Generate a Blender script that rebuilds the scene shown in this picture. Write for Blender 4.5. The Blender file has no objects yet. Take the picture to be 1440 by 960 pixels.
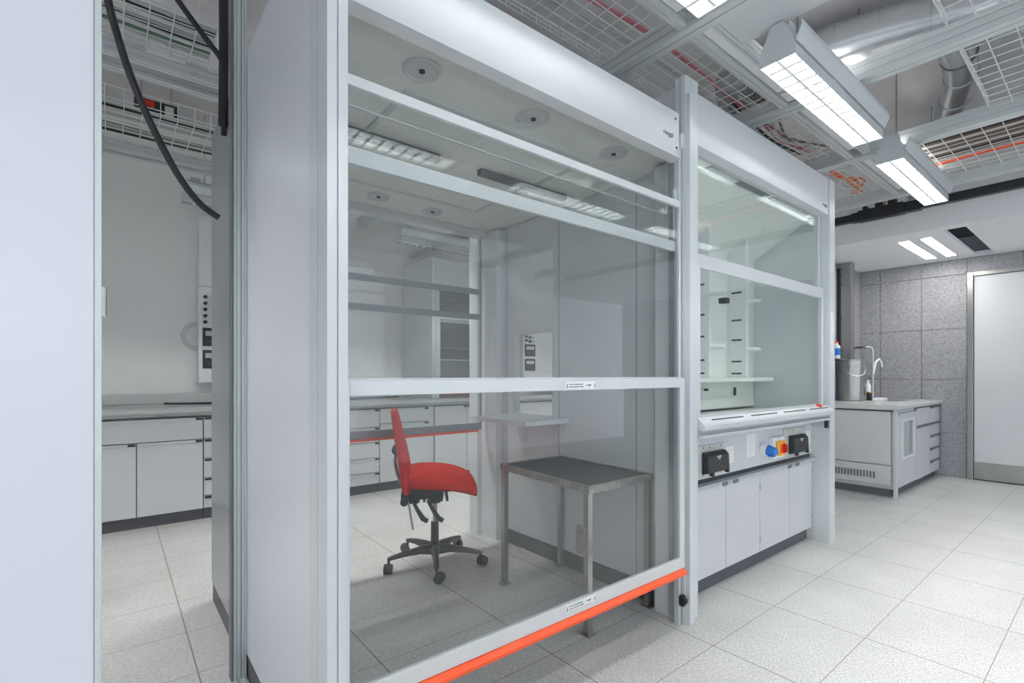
import bpy, bmesh, math, random
from mathutils import Vector, Matrix
random.seed(7)
S = bpy.context.scene
COL = S.collection
# ------------------------------------------------------------ camera, world, exposure
cam = bpy.data.objects.new('camera', bpy.data.cameras.new('camera'))
COL.objects.link(cam); S.camera = cam
cam.location = (0, 0, 1.2)
cam.rotation_euler = (math.radians(90), 0, math.radians(51.2 - 90))
cam.data.sensor_width = 36; cam.data.lens = 697.9 / 1440 * 36
cam.data.shift_y = 47.5 / 1440
cam.data.clip_start = 0.02
W = bpy.data.worlds.new('daylight'); S.world = W; W.use_nodes = True
W.node_tree.nodes['Background'].inputs[0].default_value = (0.84, 0.91, 1.0, 1)
W.node_tree.nodes['Background'].inputs[1].default_value = 0.85
LAMP = 26.0          # radiance of the fluorescent tubes
S.view_settings.view_transform = 'Standard'; S.view_settings.look = 'None'
S.view_settings.exposure = 0.72; S.view_settings.gamma = 1
S.view_settings.use_curve_mapping = False
try:
    S.cycles.max_bounces = 10; S.cycles.diffuse_bounces = 5; S.cycles.glossy_bounces = 4
    S.cycles.transparent_max_bounces = 32; S.cycles.transmission_bounces = 8
    S.cycles.use_denoising = True
    S.cycles.sample_clamp_indirect = 6
except Exception: pass

# ------------------------------------------------------------ materials
def c(r, g, b):
    f = lambda v: (v/255/12.92 if v/255 <= .04045 else ((v/255+.055)/1.055)**2.4)
    return (f(r), f(g), f(b), 1)
MATS = {}
def mat(name, col, rough=.5, metal=0., noise=0., scale=8., bump=0., emit=0., spec=.5, stretch=None):
    m = bpy.data.materials.new(name); m.use_nodes = True; nt = m.node_tree
    b = nt.nodes['Principled BSDF']
    b.inputs['Base Color'].default_value = col; b.inputs['Roughness'].default_value = rough
    b.inputs['Metallic'].default_value = metal; b.inputs['Specular IOR Level'].default_value = spec
    if emit: b.inputs['Emission Color'].default_value = (1, .99, .96, 1); b.inputs['Emission Strength'].default_value = emit
    if noise or bump:
        tc = nt.nodes.new('ShaderNodeTexCoord'); mp = nt.nodes.new('ShaderNodeMapping')
        if stretch: mp.inputs['Scale'].default_value = stretch
        no = nt.nodes.new('ShaderNodeTexNoise'); no.inputs['Scale'].default_value = scale; no.inputs['Detail'].default_value = 5
        nt.links.new(tc.outputs['Object'], mp.inputs[0]); nt.links.new(mp.outputs[0], no.inputs['Vector'])
        if noise:
            mr = nt.nodes.new('ShaderNodeMapRange'); mr.inputs['From Min'].default_value = .3; mr.inputs['From Max'].default_value = .7
            mr.inputs['To Min'].default_value = 1-noise; mr.inputs['To Max'].default_value = 1+noise*.6
            mx = nt.nodes.new('ShaderNodeVectorMath'); mx.operation = 'MULTIPLY'
            mx.inputs[0].default_value = col[:3]
            nt.links.new(no.outputs['Fac'], mr.inputs[0]); nt.links.new(mr.outputs[0], mx.inputs[1])
            nt.links.new(mx.outputs[0], b.inputs['Base Color'])
        if bump:
            bp = nt.nodes.new('ShaderNodeBump'); bp.inputs['Strength'].default_value = bump; bp.inputs['Distance'].default_value = .01
            nt.links.new(no.outputs['Fac'], bp.inputs['Height']); nt.links.new(bp.outputs[0], b.inputs['Normal'])
    MATS[name] = m; return m
panel_w = mat('panel_white', c(210, 213, 215), .32, noise=.02, scale=3)
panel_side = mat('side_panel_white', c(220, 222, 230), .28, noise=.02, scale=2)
panel_g = mat('panel_grey', c(206, 209, 213), .38, noise=.02, scale=3)
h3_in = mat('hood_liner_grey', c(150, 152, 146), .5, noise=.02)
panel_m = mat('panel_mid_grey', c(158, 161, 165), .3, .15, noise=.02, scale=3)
cab_w = mat('cabinet_front', c(212, 213, 216), .4, noise=.015, scale=4)
liner = mat('hood_liner', c(214, 219, 222), .42, noise=.03, scale=2)
liner_w = mat('hood_liner_light', c(236, 240, 234), .3, noise=.02, scale=2)
alu = mat('aluminium', c(205, 212, 211), .36, .35, noise=.02, scale=6)
alu_w = mat('aluminium_white', c(212, 217, 218), .34, .1, noise=.01, scale=5)
alu_g = mat('aluminium_grey', c(150, 157, 160), .4, .2, noise=.02, scale=6)
alu_d = mat('aluminium_dark', c(120, 126, 130), .4, .4, noise=.03, scale=6)
steel = mat('stainless_steel', c(176, 176, 173), .28, .9, noise=.08, scale=14, stretch=(1, 1, 12))
steel_old = mat('worn_steel', c(168, 165, 160), .42, .75, noise=.3, scale=30)
galv = mat('galvanised_sheet', c(200, 204, 206), .27, .85, noise=.08, scale=5, bump=.03)
plinth = mat('dark_plinth', c(92, 93, 98), .55, noise=.08, scale=10)
black = mat('black_plastic', c(45, 47, 50), .42, noise=.1, scale=20)
black_r = mat('black_rubber', c(38, 39, 42), .6, noise=.1, scale=20)
dark_top = mat('dark_slab', c(70, 76, 78), .5, noise=.12, scale=9)
red_fab = mat('red_fabric', c(206, 46, 38), .8, noise=.08, scale=90, bump=.1, spec=.25)
orange = mat('orange_plastic', c(250, 88, 38), .35, noise=.03, scale=10)
wire_m = mat('white_wire', c(226, 229, 228), .4, noise=.02, scale=5)
white_pl = mat('white_plastic', c(238, 240, 240), .38, noise=.01, scale=10)
worktop_m = mat('worktop_stone', c(208, 212, 210), .25, noise=.04, scale=20)
conc = mat('concrete', c(206, 204, 206), .85, noise=.16, scale=2.2, bump=.12)
conc_w = mat('painted_soffit', c(242, 242, 245), .8, noise=.05, scale=60, bump=.2)
plaster = mat('white_plaster', c(240, 241, 240), .85, noise=.03, scale=70, bump=.35)
blue_pl = mat('blue_plastic', c(42, 120, 205), .4, noise=.02)
yellow_pl = mat('yellow_plastic', c(246, 178, 52), .4, noise=.02)
red_pl = mat('red_plastic', c(205, 45, 30), .4, noise=.02)
green_pl = mat('green_plastic', c(40, 130, 80), .4, noise=.02)
grey_pl = mat('grey_plastic', c(200, 200, 196), .45, noise=.02)
ink = mat('ink', c(40, 44, 48), .6, noise=.02)
cab_gap = mat('recess_dark', c(70, 74, 76), .6, noise=.02)
cable_or = mat('orange_cable', c(235, 130, 70), .5, noise=.02)
cable_rd = mat('red_cable', c(196, 112, 122), .5, noise=.02)
cable_gr = mat('grey_cable', c(186, 188, 186), .5, noise=.02)
cable_gn = mat('green_cable', c(110, 140, 125), .5, noise=.02)
cable_br = mat('brown_cable', c(120, 98, 88), .5, noise=.05)
wood = mat('wood', c(190, 155, 125), .6, noise=.15, scale=6, stretch=(1, 12, 12))
tube_m = mat('fluorescent_tube', c(255, 255, 255), .5, emit=LAMP*1.8)
tube_f = mat('fluorescent_tube_front', c(255, 255, 255), .5, emit=LAMP*9)
tube_r = mat('fill_tube_rear', c(255, 255, 255), .5, emit=LAMP*7.5)  # strong glow for the unseen lamps over the rear aisle
strip_m = mat('diffuser_strip', c(255, 255, 255), .5, emit=18)
glow_u = mat('uplight_fill_glow', c(255, 255, 255), .5, emit=8.)  # glow added on top of the housings to brighten the ceiling
tube_s = mat('fluorescent_tube_off', c(235, 238, 236), .3)
reflector = mat('louvre_white', c(246, 249, 250), .3, noise=.01)
mirror_w = mat('lamp_housing', c(208, 214, 216), .35, .2, noise=.02)

def glass_mat(name, tint, boost=1.0, haze=0.0):
    m = bpy.data.materials.new(name); m.use_nodes = True; nt = m.node_tree; nt.nodes.clear()
    out = nt.nodes.new('ShaderNodeOutputMaterial'); tr = nt.nodes.new('ShaderNodeBsdfTransparent')
    gl = nt.nodes.new('ShaderNodeBsdfGlossy'); gl.inputs['Roughness'].default_value = 0.0
    tr.inputs[0].default_value = tint
    fr = nt.nodes.new('ShaderNodeFresnel'); fr.inputs[0].default_value = 1.45
    ge = nt.nodes.new('ShaderNodeNewGeometry'); mi = nt.nodes.new('ShaderNodeMapRange')   # same index of refraction from both sides of the pane
    mi.inputs['To Min'].default_value = 1.45; mi.inputs['To Max'].default_value = 1/1.45
    nt.links.new(ge.outputs['Backfacing'], mi.inputs[0]); nt.links.new(mi.outputs[0], fr.inputs[0])
    mu = nt.nodes.new('ShaderNodeMath'); mu.operation = 'MULTIPLY'; mu.inputs[1].default_value = boost; mu.use_clamp = True
    mx = nt.nodes.new('ShaderNodeMixShader')
    nt.links.new(fr.outputs[0], mu.inputs[0]); nt.links.new(mu.outputs[0], mx.inputs[0])
    last = tr.outputs[0]
    if haze:
        df = nt.nodes.new('ShaderNodeBsdfDiffuse'); df.inputs[0].default_value = (.8, .84, .83, 1)
        m2 = nt.nodes.new('ShaderNodeMixShader'); m2.inputs[0].default_value = haze
        nt.links.new(tr.outputs[0], m2.inputs[1]); nt.links.new(df.outputs[0], m2.inputs[2]); last = m2.outputs[0]
    nt.links.new(last, mx.inputs[1]); nt.links.new(gl.outputs[0], mx.inputs[2]); nt.links.new(mx.outputs[0], out.inputs[0])
    return m
glass = glass_mat('sash_glass', (.984, .992, .988, 1), 1.0, .0)
glass_b = glass_mat('clear_glass', (.980, .992, .986, 1), 1.0)

def tile_floor():
    m = bpy.data.materials.new('stone_tiles'); m.use_nodes = True; nt = m.node_tree; b = nt.nodes['Principled BSDF']
    N = nt.nodes.new; L = nt.links.new
    tc = N('ShaderNodeTexCoord'); sp = N('ShaderNodeSeparateXYZ'); L(tc.outputs['Object'], sp.inputs[0])
    def line(out, off, pitch, w):
        a = N('ShaderNodeMath'); a.operation = 'SUBTRACT'; L(out, a.inputs[0]); a.inputs[1].default_value = off
        d = N('ShaderNodeMath'); d.operation = 'DIVIDE'; L(a.outputs[0], d.inputs[0]); d.inputs[1].default_value = pitch
        f = N('ShaderNodeMath'); f.operation = 'FLOOR'; ad = N('ShaderNodeMath'); ad.inputs[1].default_value = .5
        L(d.outputs[0], ad.inputs[0]); L(ad.outputs[0], f.inputs[0])
        s = N('ShaderNodeMath'); s.operation = 'SUBTRACT'; L(d.outputs[0], s.inputs[0]); L(f.outputs[0], s.inputs[1])
        ab = N('ShaderNodeMath'); ab.operation = 'ABSOLUTE'; L(s.outputs[0], ab.inputs[0])
        lt = N('ShaderNodeMath'); lt.operation = 'LESS_THAN'; L(ab.outputs[0], lt.inputs[0]); lt.inputs[1].default_value = w/2/pitch
        return lt.outputs[0], f.outputs[0]
    lx, ix = line(sp.outputs[0], .268, .603, .0055); ly, iy = line(sp.outputs[1], 1.157, .4, .0032)
    mxm = N('ShaderNodeMath'); mxm.operation = 'MAXIMUM'; L(lx, mxm.inputs[0]); L(ly, mxm.inputs[1])
    n1 = N('ShaderNodeTexNoise'); n1.inputs['Scale'].default_value = 55; n1.inputs['Detail'].default_value = 8; n1.inputs['Roughness'].default_value = .75
    mp = N('ShaderNodeMapping'); mp.inputs['Rotation'].default_value = (0, 0, .9); mp.inputs['Scale'].default_value = (1, 3.2, 1)
    L(tc.outputs['Object'], mp.inputs[0]); L(mp.outputs[0], n1.inputs['Vector'])
    n2 = N('ShaderNodeTexNoise'); n2.inputs['Scale'].default_value = 2.4; n2.inputs['Detail'].default_value = 5; L(tc.outputs['Object'], n2.inputs['Vector'])
    r1 = N('ShaderNodeValToRGB'); L(n1.outputs['Fac'], r1.inputs[0])
    r1.color_ramp.elements[0].position = .33; r1.color_ramp.elements[0].color = c(158, 158, 157)
    r1.color_ramp.elements[1].position = .62; r1.color_ramp.elements[1].color = c(220, 220, 218)
    mr = N('ShaderNodeMapRange'); mr.inputs[1].default_value = .3; mr.inputs[2].default_value = .7; mr.inputs[3].default_value = .9; mr.inputs[4].default_value = 1.04
    L(n2.outputs['Fac'], mr.inputs[0])
    vm = N('ShaderNodeVectorMath'); vm.operation = 'MULTIPLY'; L(r1.outputs[0], vm.inputs[0]); L(mr.outputs[0], vm.inputs[1])
    mx = N('ShaderNodeMix'); mx.data_type = 'RGBA'; L(mxm.outputs[0], mx.inputs[0]); L(vm.outputs[0], mx.inputs[6]); mx.inputs[7].default_value = c(128, 125, 116)
    L(mx.outputs[2], b.inputs['Base Color']); b.inputs['Roughness'].default_value = .42
    bp = N('ShaderNodeBump'); bp.inputs['Strength'].default_value = .12; bp.inputs['Distance'].default_value = .004
    L(n1.outputs['Fac'], bp.inputs['Height']); L(bp.outputs[0], b.inputs['Normal'])
    return m
floor_m = tile_floor()
def wool_mat():
    m = bpy.data.materials.new('wood_wool_panels'); m.use_nodes = True; nt = m.node_tree; b = nt.nodes['Principled BSDF']
    N = nt.nodes.new; L = nt.links.new
    tc = N('ShaderNodeTexCoord')
    n1 = N('ShaderNodeTexNoise'); n1.inputs['Scale'].default_value = 60; n1.inputs['Detail'].default_value = 4; n1.inputs['Distortion'].default_value = 2.5
    n1.inputs['Roughness'].default_value = .7
    L(tc.outputs['Object'], n1.inputs['Vector'])
    r1 = N('ShaderNodeValToRGB'); L(n1.outputs['Fac'], r1.inputs[0])
    r1.color_ramp.elements[0].position = .36; r1.color_ramp.elements[0].color = c(108, 108, 113)
    r1.color_ramp.elements[1].position = .63; r1.color_ramp.elements[1].color = c(196, 196, 201)
    L(r1.outputs[0], b.inputs['Base Color']); b.inputs['Roughness'].default_value = .9
    bp = N('ShaderNodeBump'); bp.inputs['Strength'].default_value = .5; bp.inputs['Distance'].default_value = .01
    L(n1.outputs['Fac'], bp.inputs['Height']); L(bp.outputs[0], b.inputs['Normal'])
    return m
wool = wool_mat()

# ------------------------------------------------------------ mesh helpers
class MB:
    def __init__(s): s.bm = bmesh.new()
    def box(s, x0, x1, y0, y1, z0, z1, bev=0.0):
        t = bmesh.new(); bmesh.ops.create_cube(t, size=1)
        bmesh.ops.scale(t, vec=(abs(x1-x0), abs(y1-y0), abs(z1-z0)), verts=t.verts)
        bmesh.ops.translate(t, vec=((x0+x1)/2, (y0+y1)/2, (z0+z1)/2), verts=t.verts)
        if bev: bmesh.ops.bevel(t, geom=list(t.edges), offset=bev, segments=2, affect='EDGES', profile=.6)
        s.merge(t); return s
    def merge(s, t, M=None):
        me = bpy.data.meshes.new('t'); t.to_mesh(me); t.free()
        if M is not None: me.transform(M)
        s.bm.from_mesh(me); bpy.data.meshes.remove(me)
    def cyl(s, p, q, r, r2=None, seg=20, caps=True):
        p, q = Vector(p), Vector(q); d = q-p
        t = bmesh.new(); bmesh.ops.create_cone(t, cap_ends=caps, cap_tris=False, segments=seg, radius1=r, radius2=r if r2 is None else r2, depth=d.length)
        M = Matrix.Translation((p+q)/2) @ d.to_track_quat('Z', 'Y').to_matrix().to_4x4()
        s.merge(t, M); return s
    def ball(s, p, r, sc=(1, 1, 1), seg=16):
        t = bmesh.new(); bmesh.ops.create_uvsphere(t, u_segments=seg, v_segments=seg//2, radius=r)
        s.merge(t, Matrix.Translation(p) @ Matrix.Diagonal((*sc, 1))); return s
    def torus(s, p, R, r, axis='Z', seg=32, ms=8, a0=0, a1=2*math.pi):
        pts = []
        n = seg
        for i in range(n+1):
            a = a0+(a1-a0)*i/n
            v = Vector((math.cos(a)*R, math.sin(a)*R, 0))
            if axis == 'X': v = Vector((0, v.x, v.y))
            if axis == 'Y': v = Vector((v.x, 0, v.y))
            pts.append(Vector(p)+v)
        return s.tube(pts, r, ms)
    def tube(s, pts, r, seg=8, rs=None):
        pts = [Vector(p) for p in pts]; rings = []; up = Vector((0, 0, 1)); prev = None
        for i, p in enumerate(pts):
            a = pts[max(i-1, 0)]; b = pts[min(i+1, len(pts)-1)]; t = (b-a).normalized()
            if prev is None:
                n = t.cross(up)
                if n.length < .05: n = t.cross(Vector((0, 1, 0)))
            else: n = prev - t*prev.dot(t)
            n.normalize(); prev = n; m = t.cross(n); rr = rs[i] if rs else r
            rings.append([s.bm.verts.new(p + (n*math.cos(2*math.pi*k/seg) + m*math.sin(2*math.pi*k/seg))*rr) for k in range(seg)])
        for i in range(len(rings)-1):
            for k in range(seg):
                s.bm.faces.new((rings[i][k], rings[i][(k+1) % seg], rings[i+1][(k+1) % seg], rings[i+1][k]))
        s.bm.faces.new(rings[0][::-1]); s.bm.faces.new(rings[-1]); return s
    def prism(s, poly, axis, a0, a1):
        # poly: 2D points; axis X -> (y,z), Y -> (x,z), Z -> (x,y)
        def P(u, v, w): return {'X': (w, u, v), 'Y': (u, w, v), 'Z': (u, v, w)}[axis]
        A = [s.bm.verts.new(P(u, v, a0)) for u, v in poly]; B = [s.bm.verts.new(P(u, v, a1)) for u, v in poly]
        n = len(poly)
        s.bm.faces.new(A); s.bm.faces.new(B[::-1])
        for i in range(n): s.bm.faces.new((A[i], B[i], B[(i+1) % n], A[(i+1) % n]))
        return s
    def wire(s, p, q, r=.002): return s.cyl(p, q, r, seg=5, caps=False)
    def build(s, name, m, parent=None, smooth=False, bevel=0, loc=None):
        bmesh.ops.recalc_face_normals(s.bm, faces=s.bm.faces)
        me = bpy.data.meshes.new(name); s.bm.to_mesh(me); s.bm.free(); me.materials.append(m)
        if smooth:
            for f in me.polygons: f.use_smooth = True
            try: me.set_sharp_from_angle(angle=math.radians(38))
            except Exception: pass
        o = bpy.data.objects.new(name, me); COL.objects.link(o)
        if parent is not None:
            o.parent = parent
            # world-space geometry under a parent kept at its own place
            pw = world_of(parent); me.transform(Matrix.Translation(-pw)); o.location = (0, 0, 0)
        if bevel:
            b = o.modifiers.new('bevel', 'BEVEL'); b.width = bevel; b.segments = 2; b.limit_method = 'ANGLE'
        return o
def world_of(o):
    v = Vector((0, 0, 0))
    while o is not None: v += Vector(o.location); o = o.parent
    return v
def tag(o, label, cat, group=None, kind=None):
    o['label'] = label
    if cat: o['category'] = cat
    if group: o['group'] = group
    if kind: o['kind'] = kind
    return o
def thing(name, label, cat, loc=(0, 0, 0), group=None, rz=0):
    o = bpy.data.objects.new(name, None); COL.objects.link(o); o.location = loc; o.rotation_euler = (0, 0, rz)
    o.empty_display_size = .1
    return tag(o, label, cat, group)
def struct(o): o['kind'] = 'structure'; return o
def B(*a, **k): return MB().box(*a, **k)
def text(body, size, parent, loc, rot, m, name='lettering', ex=.0004, align='LEFT', label=None):
    cu = bpy.data.curves.new('t', 'FONT'); cu.body = body; cu.size = size; cu.extrude = ex; cu.align_x = align
    t = bpy.data.objects.new('t', cu); COL.objects.link(t); bpy.context.view_layer.update()
    me = bpy.data.meshes.new_from_object(t.evaluated_get(bpy.context.evaluated_depsgraph_get()))
    bpy.data.objects.remove(t); bpy.data.curves.remove(cu)
    me.materials.clear(); me.materials.append(m)
    me.transform(Matrix.Translation(Vector(loc)) @ rot.to_4x4())
    o = bpy.data.objects.new(name, me); COL.objects.link(o)
    if parent is not None: me.transform(Matrix.Translation(-world_of(parent))); o.parent = parent
    if label: o['label'] = label
    return o
RF = Matrix.Rotation(math.pi/2, 3, 'X')      # lettering that faces -y

# ------------------------------------------------------------ structure
struct(B(-3.2, 8.0, -3.6, 5.7, -.12, 0).build('floor', floor_m))
struct(B(-3.2, 8.0, -3.6, 5.7, 3.35, 3.5).build('ceiling', conc))
struct(B(-3.2, 5.95, 5.5, 5.62, 0, 3.35).build('wall_back', plaster))
struct(B(-3.0, -2.88, 1.6, 5.499, 0, 3.35).build('wall_left', plaster))
mb = B(5.95, 7.85, 2.24, 2.36, 0, 2.9)
struct(mb.build('wall_north', wool))
struct(B(5.95, 6.07, 2.365, 5.498, 0, 3.35).build('wall_side', plaster))
# lowered ceiling beyond the bulkhead with an open hatch
mb = MB()
mb.box(5.95, 7.75, 1.10, 2.24, 2.565, 2.6); mb.box(5.95, 7.75, -3.5, .94, 2.565, 2.6)
mb.box(5.95, 6.10, .94, 1.10, 2.565, 2.6); mb.box(7.6, 7.75, .94, 1.10, 2.565, 2.6)
struct(mb.build('ceiling_low', conc_w))
struct(B(6.0, 7.7, .8, 1.3, 2.80, 2.82).build('hatch_shade_sheet', cab_gap))  # dark sheet added above the open hatch so its depth reads dark
struct(B(5.9, 5.949, -3.5, 2.36, 2.55, 3.349).build('trim_1', conc_w))
# wood wool wall with joints cut between the boards
mb = MB()
ys = [2.24, 2.021, 1.6, 1.183, .72, .1, -.5, -1.1, -1.7, -2.3, -2.9, -3.5]; zs = [0, .52, 1.15, 1.75, 2.385, 2.565]
mb.box(7.765, 7.9, -3.5, 2.24, 0, 2.9)
for i in range(len(ys)-1):
    for k in range(len(zs)-1):
        if ys[i+1] < 1.17 and ys[i+1] > -.3 and zs[k] < 2.38: continue
        mb.box(7.75, 7.765, ys[i+1]+.003, ys[i]-.003, zs[k]+.003, zs[k+1]-.003)
struct(mb.build('wall_right', wool))
d = struct(B(7.715, 7.75, .1, 1.118, .012, 2.335).build('door_1', panel_w, bevel=.003)); 
k = B(7.708, 7.7145, .11, 1.11, .015, .21).build('kick_plate', steel, d); k['label'] = 'brushed steel kick plate'
mb = MB(); mb.box(7.69, 7.75, 1.122, 1.175, 0, 2.385); mb.box(7.69, 7.75, .04, .095, 0, 2.385); mb.box(7.69, 7.75, .095, 1.122, 2.338, 2.385)
struct(mb.build('trim_2', steel, bevel=.003))

# ------------------------------------------------------------ fume hood, walk-in
SX0, SX1 = .464, 2.123
def groove_post(name, x0, x1, y0, y1, z0, z1, m, parent, face='y', n=2):
    # extruded aluminium section: grooves run down its front and its side
    g = .004; w = (x1-x0); poly = [(x0, y0)]
    for i in range(n):
        u = x0+w*(i+1)/(n+1); poly += [(u-g/2, y0), (u-g/2, y0+.006), (u+g/2, y0+.006), (u+g/2, y0)]
    poly += [(x1, y0), (x1, y1), (x0, y1)]
    h = (y1-y0)
    for i in range(n):
        u = y1-h*(i+1)/(n+1); poly += [(x0, u+g/2), (x0+.006, u+g/2), (x0+.006, u-g/2), (x0, u-g/2)]
    return MB().prism(poly, 'Z', z0, z1).build(name, m, parent)
H1 = thing('walk_in_fume_hood', 'floor-standing walk-in fume hood with three glass sashes, the large central enclosure holding the red chair', 'fume hood', (1.3, 1.3, 0))
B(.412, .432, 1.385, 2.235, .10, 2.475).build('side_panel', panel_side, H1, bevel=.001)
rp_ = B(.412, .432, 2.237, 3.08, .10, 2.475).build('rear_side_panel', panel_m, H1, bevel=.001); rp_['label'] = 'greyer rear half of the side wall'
B(.416, .432, 1.385, 3.07, .0, .0995).build('plinth', plinth, H1)
groove_post('post', .41, .462, 1.235, 1.38, 0, 2.475, alu_w, H1, n=1)
fas = MB().prism([(1.35, 2.24), (1.40, 2.235), (1.40, 2.468), (1.372, 2.468), (1.36, 2.46), (1.36, 2.262), (1.35, 2.258)], 'X', .464, 2.127).build('fascia', panel_w, H1)
text('renggli', .030, fas, (1.998, 1.3594, 2.33), RF, ink, 'brand_lettering')
for x, z in ((2.095, 2.425), (2.105, 2.29)): MB().cyl((x, 1.361, z), (x, 1.357, z), .005, seg=12).build('screw', ink, fas)
B(.434, 2.222, 1.402, 2.99, 2.268, 2.292).build('ceiling_panel', liner_w, H1)
hatch = MB()
for a in ((.852, 1.855, 1.69, 1.715), (.852, 1.855, 2.645, 2.67), (.852, .877, 1.716, 2.644), (1.83, 1.855, 1.716, 2.644)): hatch.box(*a, 2.262, 2.2675)
hatch.build('ceiling_hatch_frame', panel_w, H1)
for x, y in ((.84, 1.546), (1.357, 1.546), (1.872, 1.55), (1.231, 2.80), (1.62, 2.84), (.84, 2.8)):
    r = MB().cyl((x, y, 2.2675), (x, y, 2.262), .068, seg=40).torus((x, y, 2.2615), .06, .005, ms=6).build('spray_nozzle', panel_w, H1, smooth=True)
    MB().cyl((x, y, 2.2615), (x, y, 2.256), .011, seg=16).build('nozzle_hole', ink, r)
for x0, x1 in ((.62, 1.235), (1.475, 2.095)):
    B(x0, x1, 2.085, 2.125, 2.235, 2.267, bev=.004).build('ceiling_dark_bar', plinth, H1)  # dark bars that give no light; their identity is made up
# partition wall lining (x = 2.23), with hatch opening
def wall_with_hole(x0, x1, y0, y1, z0, z1, hy0, hy1, hz0, hz1):
    m = MB(); m.box(x0, x1, y0, hy0, z0, z1); m.box(x0, x1, hy1, y1, z0, z1); m.box(x0, x1, hy0, hy1, z0, hz0); m.box(x0, x1, hy0, hy1, hz1, z1); return m
wall_with_hole(2.23, 2.285, 1.535, 3.2, 0, 2.60, 2.35, 2.75, .932, 1.488).build('partition_panel', liner, H1)
mb = MB()
for y in (1.688, 2.293, 2.83): mb.box(2.2285, 2.2299, y-.0018, y+.0018, .095, 2.265)
mb.build('panel_seam', alu_d, H1)
B(2.216, 2.2299, 1.54, 2.86, 0, .093).build('plinth', plinth, H1)
mb = MB(); mb.box(2.224, 2.2295, 2.34, 2.35, .925, 1.497); mb.box(2.224, 2.2295, 2.75, 2.76, .925, 1.497); mb.box(2.224, 2.2295, 2.35, 2.75, 1.488, 1.498)
mb.build('hatch_frame', panel_g, H1)
# rear and front inner casings
MB().prism([(2.2295, 2.87), (2.2295, 3.2), (2.15, 3.2), (2.135, 3.16), (2.135, 3.07), (2.16, 3.05), (2.175, 2.89), (2.2, 2.87)], 'Z', 0, 2.26).build('rear_casing', liner, H1)
MB().prism([(2.2295, 1.39), (2.2295, 1.533), (2.17, 1.533), (2.155, 1.515), (2.155, 1.39)], 'Z', 0, 2.26).build('front_casing', liner, H1)
groove_post('rear_post', .434, .50, 2.99, 3.08, 0, 2.26, alu, H1, n=1)
B(.434, 2.2295, 2.995, 3.08, 2.225, 2.475).build('rear_fascia', panel_w, H1)
B(.434, 2.228, 1.42, 2.99, 2.45, 2.47).build('roof', panel_g, H1)
# guide rails of the sashes
groove_post('guide_rail', 2.124, 2.148, 1.362, 1.385, 0, 2.30, alu, H1, n=0)
B(2.13, 2.1475, 1.387, 1.42, .02, 2.24).build('guide_rail', alu_g, H1)
MB().cyl((2.128, 1.35, .115), (2.15, 1.35, .115), .022, seg=20).box(2.13, 2.149, 1.34, 1.36, .09, .14).build('buffer', black_r, H1)
pl = B(2.158, 2.205, 1.352, 1.36, 2.37, 2.475, bev=.003).cyl((2.18, 1.351, 2.43), (2.18, 1.345, 2.43), .02, seg=18).build('pulley_bracket', white_pl, H1)
B(2.142, 2.156, 1.356, 1.372, 2.30, 2.37).build('counterweight_cord', white_pl, H1)

def sash(parent, y, x0, x1, z0, z1, rails, stile=.022, gm=glass, frame=alu_w, name='sash', th=.016, stiles=True):
    """rails = list of (z0,z1); frame mesh, with a pane as its child"""
    m = MB()
    for a, b in rails: m.box(x0+stile-.0004, x1-stile+.0004, y-th/2-.0006, y+th/2+.0006, a, b)
    if stiles:
        m.box(x0, x0+stile, y-th/2, y+th/2, z0, z1); m.box(x1-stile, x1, y-th/2, y+th/2, z0, z1)
    s = m.build(name, frame, parent, bevel=.0015)
    g = B(x0+.004, x1-.004, y-.003, y+.003, z0+.004, z1-.004).build('glass_pane', gm, s)
    return s
sash(H1, 1.380, SX0+.02, SX1, 1.797, 2.10, [(1.797, 1.845)], stile=.008)
sash(H1, 1.435, SX0, SX1+.02, 1.99, 2.262, [(1.99, 1.994)], stile=.006, name='fixed_pane_frame', th=.01)
sash(H1, 1.358, SX0+.008, SX1, 1.172, 2.034, [(2.004, 2.034), (1.172, 1.192)], stile=.010)
ls = sash(H1, 1.335, SX0, SX1, .285, 1.188, [(1.143, 1.186), (.285, .338)], stile=.038)
hd = MB().prism([(1.322, .284), (1.345, .284), (1.345, .262), (1.335, .248), (1.318, .252), (1.306, .262), (1.306, .272)], 'X', SX0+.01, SX1-.012).build('handle_strip', orange, ls)
hd['label'] = 'bright orange grip strip along the lower edge'
for z0, z1 in ((1.147, 1.176), (.322-.012, .345-.012)):
    st = B(1.325, 1.492, 1.3252, 1.3262, z0, z1).build('sticker', white_pl, ls); st['label'] = 'small white adhesive instruction strip'
    zz = (z0+z1)/2
    text('Front im Arbeitsbetrieb', .0078, ls, (1.341, 1.3250, zz+.002), RF, ink, 'sticker_lettering')
    text('immer geschlossen halten', .0078, ls, (1.341, 1.3250, zz-.0075), RF, ink, 'sticker_lettering')
    text('renggli', .010, ls, (1.437, 1.3250, zz-.002), RF, ink, 'sticker_lettering')
    for x in (1.331, 1.484): B(x, x+.003, 1.3248, 1.3253, zz-.0035, zz+.006).box(x-.0015, x+.0045, 1.3248, 1.3253, zz-.009, zz-.004).build('sticker_arrow', ink, ls)
rs = sash(H1, 3.02, .50, 2.134, .80, 2.24, [(1.795, 1.835), (1.61, 1.65), (.80, .85)], stile=.012, frame=alu_g)  # frame greyed to carry the shade of bars facing away from light
MB().prism([(3.005, .799), (3.03, .799), (3.03, .785), (3.0, .785)], 'X', .50, 2.10).build('handle_strip', orange, rs)

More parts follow.
